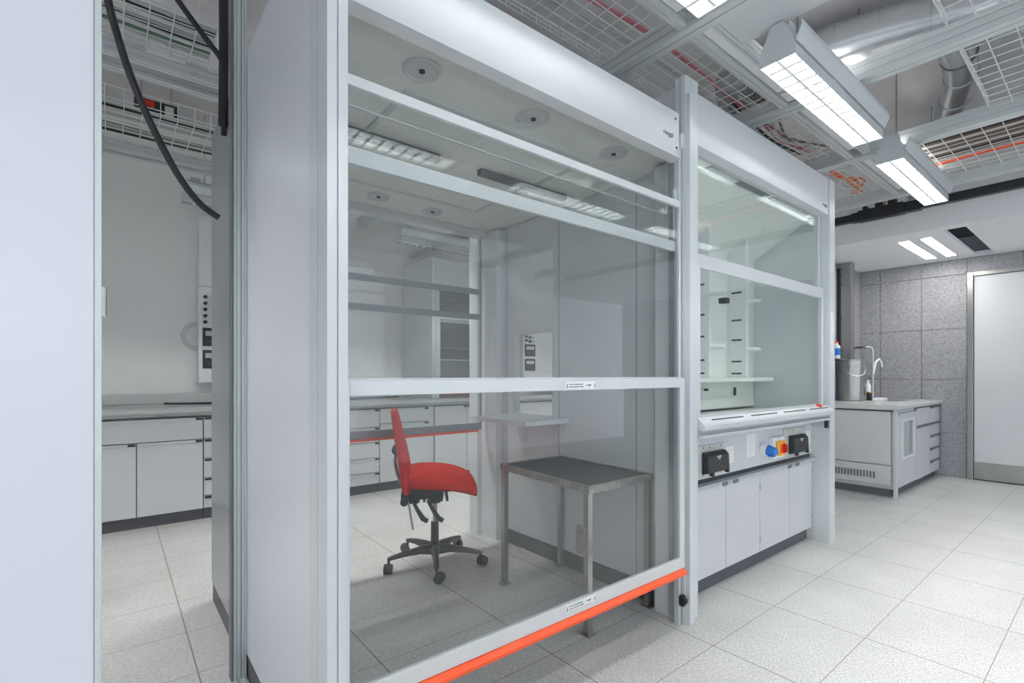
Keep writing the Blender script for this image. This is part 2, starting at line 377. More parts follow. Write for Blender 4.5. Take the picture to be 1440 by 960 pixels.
# ------------------------------------------------------------ corner post between the hoods + bench hood
H2 = thing('bench_fume_hood', 'bench-height fume hood with half closed sash and service panel, right of the red chair enclosure', 'fume hood', (3.1, 1.45, 0))
cp = groove_post('post', 2.155, 2.268, 1.345, 1.40, 0, 2.655, alu_w, H2, n=1)
B(2.16, 2.205, 1.322, 1.3449, 0, 2.56).build('post_cover', alu_w, H2, bevel=.001)
MB().prism([(1.402, 2.27), (1.402, 2.655), (1.80, 2.655), (1.80, 2.27)], 'X', 2.22, 2.268).build('head_end_panel', panel_side, H2)
f2 = MB().prism([(1.345, 2.345), (1.40, 2.335), (1.40, 2.605), (1.35, 2.605), (1.35, 2.36), (1.345, 2.355)], 'X', 2.27, 3.985).build('fascia', panel_g, H2)
text('renggli', .030, f2, (3.885, 1.3494, 2.395), RF, ink, 'brand_lettering')
B(2.30, 3.985, 1.402, 2.02, 2.56, 2.605).build('roof', panel_g, H2)
groove_post('post', 3.987, 4.085, 1.34, 1.47, 0, 2.60, alu_w, H2, n=0)
B(3.955, 3.985, 1.402, 2.02, .94, 2.558).build('side_panel', liner, H2)
B(2.288, 2.31, 1.402, 2.02, .94, 2.558).build('side_panel', liner, H2)
B(2.312, 3.953, 1.86, 1.885, .96, 2.3).build('back_panel', liner_w, H2)
B(2.312, 3.953, 1.95, 2.02, .94, 2.55).build('rear_duct_panel', panel_g, H2)
MB().prism([(1.858, 2.10), (1.47, 2.33), (1.47, 2.342), (1.858, 2.112)], 'X', 2.312, 3.953).build('sloped_baffle', liner_w, H2)
B(2.312, 3.953, 1.415, 1.94, 2.345, 2.36).build('ceiling_panel', liner_w, H2)
for x0, x1 in ((2.55, 3.25), (3.3, 3.85)): B(x0, x1, 1.43, 1.46, 2.336, 2.3445).build('ceiling_seam', alu_d, H2)
B(2.29, 3.985, 1.40, 2.02, .90, .938).build('worktop', worktop_m, H2, bevel=.003)
B(2.312, 3.952, 1.405, 1.43, .939, .994).build('spill_lip', liner_w, H2, bevel=.003)
B(2.312, 3.952, 1.431, 1.858, .9385, .944).build('work_tray', liner_w, H2)
for x in (3.04, 3.54):
    fin = B(x, x+.032, 1.722, 1.859, 1.19, 2.18, bev=.003).build('service_fin', white_pl, H2)
    mb = MB()
    for z in (1.213, 1.30, 1.456, 1.60, 1.80): mb.box(x-.0012, x+.001, 1.755, 1.83, z-.006, z+.006)
    mb.build('slot', black, fin)
    for z in (1.735, 1.385):
        mb = MB().cyl((x+.016, 1.726, z), (x+.05, 1.655, z), .018, .012, seg=16).ball((x+.05, 1.655, z), .014)
        mb.build('rod_holder', white_pl, fin, smooth=True)
MB().box(3.06, 3.11, 1.62, 1.67, 1.665, 1.70, bev=.004).cyl((3.11, 1.645, 1.682), (3.135, 1.645, 1.682), .012, seg=12).build('rod_clamp', black, H2)
B(2.312, 3.93, 1.70, 1.858, 1.155, 1.185, bev=.004).build('back_shelf', liner_w, H2)
mb = MB(); mb.cyl((3.2, 1.85, 1.1), (3.2, 1.82, 1.1), .008, seg=10); mb.box(3.62, 3.63, 1.84, 1.855, 1.05, 1.11); mb.build('nozzle', black, H2)
s2u = sash(H2, 1.392, 2.31, 3.93, 1.80, 2.50, [(1.80, 1.815)], stile=.014, gm=glass_b)
s2 = sash(H2, 1.368, 2.29, 3.93, .975, 1.815, [(1.745, 1.815), (.975, .998)], stile=.028, gm=glass_b)
af = MB().prism([(1.39, .985), (1.347, .985), (1.318, .958), (1.310, .948), (1.310, .928), (1.316, .922), (1.39, .93)], 'X', 2.272, 3.98).build('airfoil_sill', alu_w, H2)
mb = MB()
for x0 in (2.38, 2.80, 3.22, 3.62): mb.prism([(1.336, .9735), (1.331, .9690), (1.331, .9712), (1.336, .9757)], 'X', x0, x0+.33)
mb.build('sill_slot', ink, af)
B(3.80, 3.835, 1.335, 1.36, .978, 1.0, bev=.003).build('sash_stop', orange, H2)
B(2.272, 3.98, 1.322, 1.345, .885, .90).build('lower_rail', alu_w, H2)
B(2.272, 3.98, 1.35, 1.39, .885, .921).build('rail_recess', alu, H2)
B(3.90, 3.93, 1.325, 1.345, .83, .884).build('rail_bracket', black, H2)
B(2.29, 3.985, 1.455, 1.475, .635, .899).build('control_panel', panel_g, H2)
B(4.0, 4.02, 1.332, 1.3395, 1.35, 1.65, bev=.002).build('indicator_strip', white_pl, H2)
def socket_unit(x0, x1, z0, z1, bx0, bx1, bz0, bz1):
    fr = B(x0, x1, 1.446, 1.4545, z0, z1, bev=.002).build('socket_plate', grey_pl, H2)
    bx = MB().prism([(1.4455, bz0), (1.405, bz0+.01), (1.41, bz1-.02), (1.43, bz1), (1.4455, bz1)], 'X', bx0, bx1).build('socket_cover', black, fr, bevel=.003)
    m = MB(); m.box(bx0+.03, bx0+.05, 1.40, 1.42, bz0-.008, bz0+.012); m.box(bx1-.03, bx1-.012, 1.40, 1.42, bz0-.004, bz0+.014); m.build('cover_clip', black, fr)
    xm = (bx0+bx1)/2; m = MB(); m.box(xm-.02, xm+.02, 1.405, 1.412, bz1-.03, bz1-.022); m.box(xm-.01, xm+.01, 1.405, 1.411, bz1-.04, bz1-.034); m.build('cover_mark', grey_pl, fr)
    m = MB()
    for x in (x0+.05, x0+.12, x1-.05):
        for z in (z0+.012, z1-.012): m.cyl((x, 1.4465, z), (x, 1.444, z), .004, seg=10)
    m.build('screw', ink, fr)
socket_unit(2.44, 2.722, .65, .818, 2.478, 2.70, .664, .782)
socket_unit(3.505, 3.86, .64, .838, 3.565, 3.80, .665, .79)
for a in ((2.745, 2.835, .69, .785), (2.997, 3.102, .70, .843), (3.885, 3.955, .70, .80)):
    st = B(a[0], a[1], 1.4535, 1.4549, a[2], a[3]).build('notice_sticker', white_pl, H2)
    m = MB(); nl = 9
    for i in range(nl):
        z = a[3]-.012-(a[3]-a[2]-.024)*i/(nl-1); m.box(a[0]+.012, a[1]-.012-random.random()*.03, 1.4531, 1.4536, z-.0008, z+.0008)
    m.build('sticker_print', cable_gr, st)
sw = B(3.285, 3.455, 1.425, 1.4545, .664, .80, bev=.004).build('main_switch', white_pl, H2)
B(3.325, 3.43, 1.405, 1.4249, .682, .776, bev=.006).build('switch_plate', yellow_pl, sw)
MB().cyl((3.39, 1.405, .728), (3.39, 1.393, .728), .03, seg=24).box(3.382, 3.398, 1.38, 1.394, .703, .753, bev=.003).build('switch_knob', red_pl, sw)
B(3.345, 3.37, 1.398, 1.4049, .70, .755).build('switch_mark', orange, sw)
bp = MB().cyl((3.2, 1.4545, .735), (3.2, 1.42, .732), .04, seg=24).build('plug_socket', white_pl, H2, smooth=True)
MB().cyl((3.2, 1.42, .732), (3.203, 1.39, .726), .034, .028, seg=24).ball((3.204, 1.388, .726), .028).box(3.192, 3.218, 1.378, 1.42, .692, .712, bev=.004).build('plug_cap', blue_pl, bp, smooth=True)

def cabinet(name, label, x0, x1, yf, yb, z0, z1, fronts, ph=.09, m=cab_w, group=None, gap=.003, inset=.04, drawers_handle=True, carc=cab_gap, cat='cabinet', handle_m=alu):
    """fronts: list of (kind, x0, x1, z0, z1, hx)   kind door/drawer"""
    t = thing(name, label, cat, ((x0+x1)/2, yf, 0), group)
    B(x0+.001, x1-.001, yf+.019, yb, ph+.002, z1).build('body', cab_w, t)
    B(x0+.001, x1-.001, yf+inset, yb-.01, z0, ph).build('plinth', plinth, t)
    B(x0+.002, x1-.002, yf+.016, yf+.0188, ph+.004, z1-.001).build('shadow_gap', carc, t)
    for kind, a, b, c0, c1, hs in fronts:
        d_ = B(a+gap, b-gap, yf, yf+.0155, c0+gap, c1-gap).build('door' if kind == 'door' else 'drawer', m, t, bevel=.001)
        if hs is None: continue
        hz = c1-gap
        h = B(a+gap+.004, b-gap-.004, yf-.014, yf-.001, hz-.018, hz-.002).build('handle', handle_m, d_, bevel=.002)
        e0, e1 = (b-.055, b-.008) if hs == 'R' else (a+.008, a+.055)
        B(e0, e1, yf-.0165, yf-.0142, hz-.020, hz-.001).build('handle_end', black, h)
    return t
def hood_cab(x0, xm, x1, label):
    t = thing('base_cabinet', label, 'cabinet', ((x0+x1)/2, 1.455, 0), 'base cabinets under the bench fume hood')
    B(x0+.001, x1-.001, 1.475, 1.98, .092, .634).build('body', cab_w, t)
    B(x0+.001, x1-.001, 1.49, 1.97, 0, .09).build('plinth', plinth, t)
    B(x0+.002, x1-.002, 1.4705, 1.4748, .095, .634).build('shadow_gap', cab_gap, t)
    for a, b, s_ in ((x0, xm, 1), (xm, x1, -1)):
        d_ = B(a+.003, b-.002, 1.455, 1.47, .092, .606).build('door', cab_w, t, bevel=.001)
        h = MB().prism([(1.4549, .606), (1.432, .604), (1.427, .588), (1.432, .575), (1.4549, .573)], 'X', a+.003, b-.002).build('handle', alu, d_)
        e = (b-.09, b-.03) if s_ > 0 else (a+.03, a+.09)
        B(e[0], e[1], 1.4245, 1.4275, .578, .60).build('handle_end', alu_d, h)
        hx = a if s_ > 0 else b
        m = MB()
        for z in (.17, .5): m.cyl((hx+.006*s_, 1.452, z-.02), (hx+.006*s_, 1.452, z+.02), .004, seg=10)
        m.build('hinge', grey_pl, d_)
    return t
hood_cab(2.29, 2.75, 3.17, 'double-door white base cabinet under the bench fume hood, beside the corner post')
hood_cab(3.17, 3.60, 3.984, 'double-door white base cabinet under the bench fume hood, nearer the far right lab bench')

# shelf on the partition
t = thing('wall_shelf', 'small white bracketed shelf under the square opening in the enclosure side wall', 'shelf', (2.05, 2.48, .93))
B(1.87, 2.2285, 2.2, 2.75, .90, .928).build('board', panel_w, t, bevel=.002)
for y in (2.32, 2.62):
    MB().prism([(2.2285, .899), (1.98, .899), (1.98, .893), (2.218, .885), (2.218, .745), (2.2285, .745)], 'Y', y-.008, y+.008).build('bracket', alu, t)

# ------------------------------------------------------------ table
t = thing('steel_table', 'narrow steel frame table with dark grey top inside the glass enclosure', 'table', (1.95, 1.91, 0))
Q = [Vector((1.715, 1.571)), Vector((2.17, 1.571)), Vector((2.205, 2.252)), Vector((1.76, 2.255))]
ctr = sum(Q, Vector((0, 0)))/4
def quad_slab(q, z0, z1): return MB().prism([tuple(v) for v in q], 'Z', z0, z1)
Qo = [ctr+(v-ctr)*1.0+(v-ctr).normalized()*.028 for v in Q]; Qi = [ctr+(v-ctr)*1.0+(v-ctr).normalized()*.004 for v in Q]
mb = MB()
for i in range(4):
    a, b, c2, d2 = Qo[i], Qo[(i+1) % 4], Qi[(i+1) % 4], Qi[i]
    mb.prism([tuple(a), tuple(b), tuple(c2), tuple(d2)], 'Z', .655, .690)
mb.build('frame', steel_old, t)
quad_slab(Qi, .662, .684).build('table_top', dark_top, t)
for v in Q:
    u = v + (ctr-v).normalized()*.0
    MB().box(u.x-.0145, u.x+.0145, u.y-.0145, u.y+.0145, .006, .655).box(u.x-.027, u.x+.027, u.y-.027, u.y+.027, 0, .006).build('leg', steel, t)
B(1.69, 1.700, 1.575, 1.625, .37, .50).build('junction_plate', steel_old, t)

# ------------------------------------------------------------ swivel chair
CH = thing('swivel_chair', 'red upholstered swivel chair on a black five-star base with castors', 'chair', (1.6, 2.775, 0))
rz = math.radians(51.2-90+10.5)                   # chair's forward axis
Rz = Matrix.Translation((1.6, 2.775, 0)) @ Matrix.Rotation(rz, 4, 'Z')
def cw(p): return tuple(Rz @ Vector(p))
def loc_build(mbld, name, m, parent, smooth=False, bevel=0, sub=0):
    mbld.bm.transform(Rz); o = mbld.build(name, m, parent, smooth, bevel)
    if sub:
        s_ = o.modifiers.new('sub', 'SUBSURF'); s_.levels = sub; s_.render_levels = sub
    return o
def loft(rows):
    m = MB(); R = [[m.bm.verts.new(p) for p in r] for r in rows]
    n = len(rows[0])
    for i in range(len(R)-1):
        for k in range(n): m.bm.faces.new((R[i][k], R[i][(k+1) % n], R[i+1][(k+1) % n], R[i+1][k]))
    m.bm.faces.new(R[0][::-1]); m.bm.faces.new(R[-1]); return m
# seat: side profile stations along forward x: (x, z_bottom, z_top, half width)
rows = []
for x, zb, zt, hw in ((-.195, .53, .575, .12), (-.185, .52, .61, .19), (-.14, .508, .628, .215), (-.03, .502, .630, .235), (.07, .496, .620, .245), (.15, .482, .600, .24), (.21, .462, .574, .225), (.246, .448, .548, .20), (.258, .440, .515, .16)):
    rows.append([(x, -hw, zb+.012), (x, -hw*.6, zb), (x, hw*.6, zb), (x, hw, zb+.012), (x, hw, zt-.022), (x, hw*.62, zt), (x, -hw*.62, zt), (x, -hw, zt-.022)])
loc_build(loft(rows), 'seat', red_fab, CH, smooth=True, sub=2)
rows = []
for z, xc, th, hw in ((.468, -.172, .016, .13), (.48, -.174, .028, .17), (.56, -.176, .036, .205), (.66, -.19, .034, .215), (.78, -.213, .029, .21), (.89, -.236, .024, .19), (.975, -.252, .019, .165), (.992, -.257, .012, .12)):
    bow = .006
    rows.append([(xc-th, -hw*.6, z), (xc-th+bow, -hw, z), (xc+th*.6+bow, -hw, z), (xc+th, -hw*.6, z), (xc+th, hw*.6, z), (xc+th*.6+bow, hw, z), (xc-th+bow, hw, z), (xc-th, hw*.6, z)])
loc_build(loft(rows), 'backrest', red_fab, CH, smooth=True, sub=2)
m = MB(); m.tube([(-.20, 0, .50), (-.235, 0, .58), (-.25, 0, .66), (-.237, 0, .74)], .010, 8)
m.tube([(-.20, .03, .50), (-.235, .03, .58), (-.25, .03, .66), (-.237, .03, .74)], .010, 8)
bs = loc_build(m, 'back_support', steel, CH, smooth=True)
loc_build(MB().cyl((-.238, -.055, .735), (-.238, .055, .735), .028, seg=20).box(-.245, -.215, -.05, .05, .70, .78), 'back_knob', black, bs, smooth=True)
m = MB(); m.box(-.16, .05, -.10, .10, .435, .512, bev=.006); m.box(-.21, -.10, -.06, .06, .40, .47, bev=.01); m.box(.03, .10, -.09, .09, .475, .502, bev=.004)
m.cyl((-.19, -.075, .415), (-.19, .075, .415), .024, seg=16); m.cyl((0, 0, .39), (0, 0, .45), .035, seg=20)
for i in range(6): m.box(-.11+.035*i, -.095+.035*i, -.108, .108, .42, .452)
mech = loc_build(m, 'mechanism', black, CH, bevel=.002)
for x in (-.135, -.045):
    m = MB(); m.tube([(x, -.11, .43), (x+.025, -.15, .39), (x+.06, -.20, .345), (x+.085, -.215, .335)], .01, 8, rs=[.011, .012, .016, .014]); loc_build(m, 'lever', black, CH, smooth=True)
m = MB().tube([(-.165, -.06, .42), (-.15, -.10, .34), (-.135, -.12, .26)], .007, 8); lv = loc_build(m, 'tension_lever', steel, CH, smooth=True)
loc_build(MB().cyl((0, 0, .24), (0, 0, .42), .014, seg=20), 'gas_lift', steel, CH, smooth=True)
loc_build(MB().cyl((0, 0, .085), (0, 0, .27), .026, .024, seg=24).cyl((0, 0, .07), (0, 0, .13), .042, .034, seg=24), 'column_cover', black, CH, smooth=True)
for i, ang in enumerate((171, 242, 314, 26, 98)):
    a = math.radians(ang)+.0; ctrp = Vector((1.6, 2.775, 0)); u = Vector((math.cos(a), math.sin(a), 0)); v = Vector((-u.y, u.x, 0))
    rows = []
    for r, zc, hw, hh in ((.025, .098, .026, .030), (.10, .104, .021, .021), (.20, .098, .017, .015), (.285, .086, .014, .011), (.305, .080, .010, .010)):
        rows.append([tuple(ctrp+u*r+v*hw*sx+Vector((0, 0, zc+hh*sz))) for sx, sz in ((-1, -1), (1, -1), (1, .5), (.5, 1), (-.5, 1), (-1, .5))])
    leg = loft(rows).build('base_arm', black, CH, smooth=True, bevel=.002)
    pc = ctrp+u*.297; off = Vector((math.cos(a+1.1), math.sin(a+1.1), 0)); ax = Vector((-off.y, off.x, 0)); wc = pc+off*.018+Vector((0, 0, .0295))
    m = MB()
    for s_ in (-1, 1): m.cyl(wc+ax*.004*s_, wc+ax*.024*s_, .0292, seg=24)
    m.cyl(wc+ax*.023, wc-ax*.023, .008, seg=12); m.cyl(pc+Vector((0, 0, .05)), pc+Vector((0, 0, .086)), .008, seg=12)
    m.ball(wc+Vector((0, 0, .012)), .024, (1, 1, .9))
    m.build('castor', black_r, leg, smooth=True)

# ------------------------------------------------------------ left: door leaf, sliding frame
t = thing('door_leaf', 'tall plain white door leaf standing open close to the camera at the far left', 'door', (-.8, 1.0, 0))
B(-2.1, -.022, .965, 1.0, .02, 2.74).build('panel', panel_side, t, bevel=.001)
B(-.0215, -.0135, .962, 1.003, .02, 2.74).build('edge_strip', alu, t)
B(-.0135, -.0105, .968, .995, 1.29, 1.33).cyl((-.011, .965, 1.288), (-.011, .965, 1.332), .004, seg=10).build('hinge', steel, t)
t = thing('sliding_partition_frame', 'full-height grooved aluminium post with floor tracks beside the white hood side panel', 'frame', (.38, 2.2, 0))
pol = [(.366, 2.23), (.368, 2.16), (.374, 2.16), (.374, 2.166), (.377, 2.166), (.377, 2.16), (.388, 2.16), (.388, 2.17), (.393, 2.17), (.393, 2.16), (.401, 2.16), (.401, 2.164), (.403, 2.164), (.403, 2.16), (.4105, 2.16), (.4105, 2.23)]
MB().prism([(x+.0, y+.02) for x, y in pol], 'Z', .0, 3.34).build('post', alu, t)
B(.360, .3655, 2.20, 2.248, 0, 3.34).build('seal', alu_d, t)
for x0 in (.360, .386): B(x0, x0+.018, .9, 2.18, 0, .012).build('floor_track', alu, t)

# ------------------------------------------------------------ back bench
yf, yb = 4.82, 5.49
z1 = .86
def dr(a, b, zs, hs='R'): return [('drawer', a, b, zs[i+1], zs[i], hs) for i in range(len(zs)-1)]
cabinet('base_cabinet', 'base unit with one wide drawer over two doors, in the gap beside the door leaf', -.30, .585, yf, yb, 0, z1,
        [('drawer', -.30, .585, .672, .855, 'R'), ('door', -.30, .142, .095, .672, 'R'), ('door', .142, .585, .095, .672, 'R')])
cabinet('base_cabinet', 'drawer unit with five drawers at the edge of the gap, right of the wide-drawer unit', .587, 1.02, yf, yb, 0, z1, dr(.587, 1.02, (.855, .672, .51, .35, .20, .095), 'L'))
cabinet('base_cabinet', 'two-door base unit of the back bench, hidden behind the large hood', 1.022, 1.70, yf, yb, 0, z1, [('door', 1.022, 1.36, .095, .855, 'R'), ('door', 1.36, 1.70, .095, .855, 'L')])
cabinet('base_cabinet', 'five-drawer base unit behind the enclosure, left of the chair backrest', 1.702, 2.132, yf, yb, 0, z1, dr(1.702, 2.132, (.855, .67, .52, .36, .21, .095), 'R'))
cabinet('base_cabinet', 'base unit with two drawers over a door, directly behind the red chair', 2.134, 2.70, yf, yb, 0, z1, dr(2.134, 2.70, (.855, .70, .55), 'R') + [('door', 2.134, 2.70, .095, .55, None)])
cabinet('base_cabinet', 'tall-door base unit under the rear fume hood, its left-hand one', 2.78, 3.205, yf, yb, 0, z1, [('door', 2.78, 3.205, .095, .855, 'R')])
cabinet('base_cabinet', 'tall-door base unit under the rear fume hood, its right-hand one', 3.207, 3.62, yf, yb, 0, z1, [('door', 3.207, 3.62, .095, .855, 'L')])
cabinet('base_cabinet', 'base unit of the back bench seen only through the square side-wall opening', 3.9, 5.6, yf, yb, 0, z1, [('door', 3.9, 4.75, .095, .855, 'R'), ('door', 4.75, 5.6, .095, .855, 'L')])
tag(B(2.705, 2.775, 4.84, 5.49, 0, .859).build('filler_column', alu, bevel=.002), 'narrow grey filler column between the base units behind the chair', 'filler panel')
wt = MB().prism([(4.79, .905), (4.79, .93), (4.80, .942), (5.497, .942), (5.497, .865), (4.86, .865), (4.86, .89), (4.80, .895)], 'X', -2.2, 5.9).build('worktop', worktop_m)
tag(wt, 'long pale stone worktop running along the back wall over the base units', 'worktop')
tag(B(-2.2, 2.72, 5.46, 5.498, .944, 1.035, bev=.004).build('splashback', worktop_m), 'low pale upstand behind the back worktop against the white wall', 'splashback')
tag(MB().tube([(.35, 5.3, .952), (.6, 5.2, .951), (1.2, 5.15, .951), (2.0, 5.2, .951), (2.5, 5.3, .952), (2.6, 5.35, .951)], .009, 8).build('cable', black, smooth=True), 'thin dark cable lying along the back worktop', 'cable')

def service_column(x0, label, z1_=2.67, wd=.25, nk=5):
    x1 = x0+wd
    t = thing('service_column', label, 'service panel', ((x0+x1)/2, 5.4, 1.13), 'wall service columns with knobs and sockets')
    B(x0, x1, 5.36, 5.499, 1.13, 2.02).build('body', white_pl, t, bevel=.003)
    B(x0+.002, x1-.002, 5.365, 5.499, 2.025, z1_).build('upper_cover', white_pl, t, bevel=.003)
    cols = [black, grey_pl, blue_pl, green_pl, grey_pl]
    for k_ in range(nk):
        z = 1.925-.058*k_
        MB().cyl((x0+.05, 5.36, z), (x0+.05, 5.325, z), .017, .014, seg=16).build('knob', black, t, smooth=True)
        mk = [red_pl, black, blue_pl, green_pl, black][k_]
        MB().cyl((x0+.12, 5.36, z-.012), (x0+.12, 5.325, z-.012), .021, .017, seg=6).build('knob', mk, t)
        MB().cyl((x0+.185, 5.36, z-.012), (x0+.185, 5.345, z-.012), .006, seg=10).build('pilot_lamp', black, t)
    for za, zb in ((1.47, 1.64), (1.265, 1.435)):
        so = B(x0+.03, x1-.03, 5.345, 5.3595, za, zb, bev=.003).build('socket', black, t)
        B(x0+.05, x1-.06, 5.340, 5.3448, za+.095, zb-.03).build('socket_flap', grey_pl, so)
        m_ = MB(); m_.cyl((x0+.075, 5.342, za+.045), (x0+.075, 5.337, za+.045), .02, seg=18); m_.build('socket_face', cab_gap, so)
    m_ = MB()
    for r_ in (.10, .115, .13):
        m_.torus((x0-.0, 5.42, 1.56), r_, .004, 'Y', 24, 6, math.radians(95), math.radians(265))
    m_.build('cable_loop', cable_gr, t, smooth=True)
    return t
service_column(.615, 'white service column with coloured knobs and black sockets, seen in the left gap')
service_column(4.51, 'white service column with knobs and sockets glimpsed through the square side-wall opening', z1_=2.4)
tag(B(4.8, 5.7, 5.30, 5.499, 1.05, 1.10, bev=.003).build('wall_duct', steel), 'grey metal wall duct above the back worktop, visible through the square opening', 'duct')

# rear fume hood on the bench
H3 = thing('rear_fume_hood', 'white fume hood on the back bench, seen through the glass behind the chair', 'fume hood', (3.2, 4.82, .945))
B(2.73, 2.755, 4.86, 5.49, .944, 2.50).build('side_panel', panel_w, H3)
groove_post('post', 2.73, 2.825, 4.80, 4.859, .944, 2.50, alu_w, H3, n=1)
B(2.826, 3.86, 4.82, 4.85, 2.21, 2.50).build('fascia', panel_w, H3)
B(2.757, 3.86, 4.862, 5.49, 2.47, 2.499).build('roof', panel_w, H3)
B(2.757, 3.86, 5.40, 5.42, .946, 2.468).build('back_panel', h3_in, H3)
B(3.88, 3.905, 4.86, 5.49, .944, 2.50).build('side_panel', h3_in, H3)
groove_post('post', 3.862, 3.92, 4.80, 4.859, .944, 2.50, alu_w, H3, n=0)
sash(H3, 4.862, 2.83, 3.855, 1.80, 2.2, [(1.80, 1.83)], gm=glass_b, stile=.02)
s3 = sash(H3, 4.838, 2.83, 3.855, 1.01, 1.86, [(1.83, 1.86), (1.01, 1.03), (1.37, 1.38)], gm=glass_b, stile=.025)
B(2.84, 3.84, 4.80, 4.829, .985, 1.009, bev=.003).build('handle_strip', orange, s3)
B(2.757, 3.86, 5.2, 5.39, 1.52, 1.535).build('back_shelf', h3_in, H3)
# white box lamp above the bench
t = thing('wall_lamp', 'white box-shaped lamp projecting over the back bench at the left edge of the glass', 'lamp', (1.8, 5.35, 2.33))
MB().prism([(5.25, 2.37), (5.25, 2.45), (5.498, 2.45), (5.498, 2.30), (5.40, 2.28)], 'X', 1.3, 2.25).build('housing', white_pl, t, bevel=.002)

# ------------------------------------------------------------ overhead service grid
GZ = 2.78
G = thing('ceiling_grid', 'overhead aluminium service grid of long rails and cross rails under the concrete ceiling', 'ceiling grid', (2.5, 1.2, GZ))
def rail_poly(c0, w, z0, h, g=.004):
    a, b = c0-w/2, c0+w/2; p = [(a, z0)]
    p += [(c0-g, z0), (c0-g, z0+.006), (c0+g, z0+.006), (c0+g, z0), (b, z0)]
    for t_ in (.3, .7): z = z0+h*t_; p += [(b, z-g/2), (b-.005, z-g/2), (b-.005, z+g/2), (b, z+g/2)]
    p += [(b, z0+h), (a, z0+h)]
    for t_ in (.7, .3): z = z0+h*t_; p += [(a, z+g/2), (a+.005, z+g/2), (a+.005, z-g/2), (a, z-g/2)]
    return p
def xrail(y, w, x0, x1, z0=GZ+.012, h=.075, m=alu_w): return MB().prism(rail_poly(y, w, z0, h), 'X', x0, x1).build('long_rail', m, G)
def yrail(x, w, y0, y1, z0=GZ, h=.10, m=alu_w): return MB().prism(rail_poly(x, w, z0, h), 'Y', y0, y1).build('cross_rail', m, G)
for y, w in ((1.285, .045), (1.185, .035)): xrail(y, w, -2.8, 5.85)
for y, w in ((3.16, .05), (3.31, .05), (4.48, .05), (4.60, .05)): xrail(y, w, -2.8, 5.85)
for y, w in ((-.95, .05), (-1.05, .04)): xrail(y, w, -2.8, 5.85)
xs = (2.08, 3.16, 4.27, 5.42)
for x in xs: yrail(x, .085, -3.4, 5.2)
for x in (-.9, 1.0): yrail(x, .085, -3.4, 1.15)
mb = MB()
for x0, x1 in ((2.16, 2.95), (2.99, 3.1), (3.24, 4.1), (4.36, 5.3), (.2, 1.95)): mb.box(x0, x1, 1.208, 1.258, GZ+.03, GZ+.045)
mb.build('cover_strip', white_pl, G)
mb = MB()
for x in (-.9, 1.0, 2.08, 3.16, 4.27, 5.42):
    for y in (-1.0, 1.23): mb.cyl((x, y, GZ+.09), (x, y, 3.349), .005, seg=8)
for x in (2.08, 4.27):
    for y in (3.24, 4.54): mb.cyl((x, y, GZ+.09), (x, y, 3.349), .005, seg=8)
mb.build('hanger_rod', steel, G)

def basket(x0, x1, y0, y1, label, zb=2.835, hs=.06, axis='X', px=.085, py=.05, group='white wire cable baskets in the service grid'):
    m = MB(); r = .0029
    if axis == 'X':
        nx = max(1, int((x1-x0)/px)); ny = max(1, int((y1-y0)/py))
        for i in range(nx+1):
            x = x0+(x1-x0)*i/nx
            m.tube([(x, y0, zb+hs), (x, y0, zb+.012), (x, y0+.012, zb), (x, y1-.012, zb), (x, y1, zb+.012), (x, y1, zb+hs)], r, 5)
        for k_ in range(ny+1):
            y = y0+(y1-y0)*k_/ny
            z = zb+.004 if 0 < k_ < ny else zb+.014
            m.wire((x0, y, z), (x1, y, z), r)
        for y in (y0, y1):
            for z in (zb+.036, zb+hs): m.wire((x0, y, z), (x1, y, z), r*1.15)
    else:
        nx = max(1, int((x1-x0)/py)); ny = max(1, int((y1-y0)/px))
        for i in range(ny+1):
            y = y0+(y1-y0)*i/ny
            m.tube([(x0, y, zb+hs), (x0, y, zb+.012), (x0+.012, y, zb), (x1-.012, y, zb), (x1, y, zb+.012), (x1, y, zb+hs)], r, 5)
        for k_ in range(nx+1):
            x = x0+(x1-x0)*k_/nx
            m.wire((x, y0, zb+.004), (x, y1, zb+.004), r)
        for x in (x0, x1):
            for z in (zb+.036, zb+hs): m.wire((x, y0, z), (x, y1, z), r*1.15)
    o = m.build('cable_basket', wire_m)
    return tag(o, label, 'cable basket', group)
basket(.3, 1.99, 1.36, 1.74, 'wire cable basket above the large hood front, left of the first cross rail')
basket(2.17, 3.08, 1.36, 1.74, 'wire cable basket above the corner post with a pink cable in it')
basket(3.25, 4.18, 1.36, 1.74, 'wire cable basket above the smaller hood front, holding white flex')
basket(4.36, 5.33, 1.36, 1.74, 'wire cable basket beyond the smaller hood with orange cables')
basket(1.08, 1.99, -.1, .80, 'wire cable mat over the aisle before the large hood, mirrored in its top glass', px=.09, py=.1)
basket(2.40, 3.08, -.5, .54, 'wire cable mat at the top right edge, nearest of the right-hand ones', px=.09, py=.1)
basket(3.25, 4.18, -.5, .54, 'large wire cable mat at the right edge beside the galvanised elbow', px=.09, py=.1)
basket(4.36, 5.33, -.5, 1.02, 'wire cable basket behind the farther hanging luminaire with brown and orange cables', px=.09, py=.1)
basket(-1.5, .40, 2.72, 3.10, 'wire cable basket high in the left gap, nearer of the two there', hs=.11, px=.09, py=.045)
basket(-1.5, .60, 3.84, 4.42, 'wire cable basket high in the left gap, the farther one by the back wall', hs=.11, px=.09, py=.06)
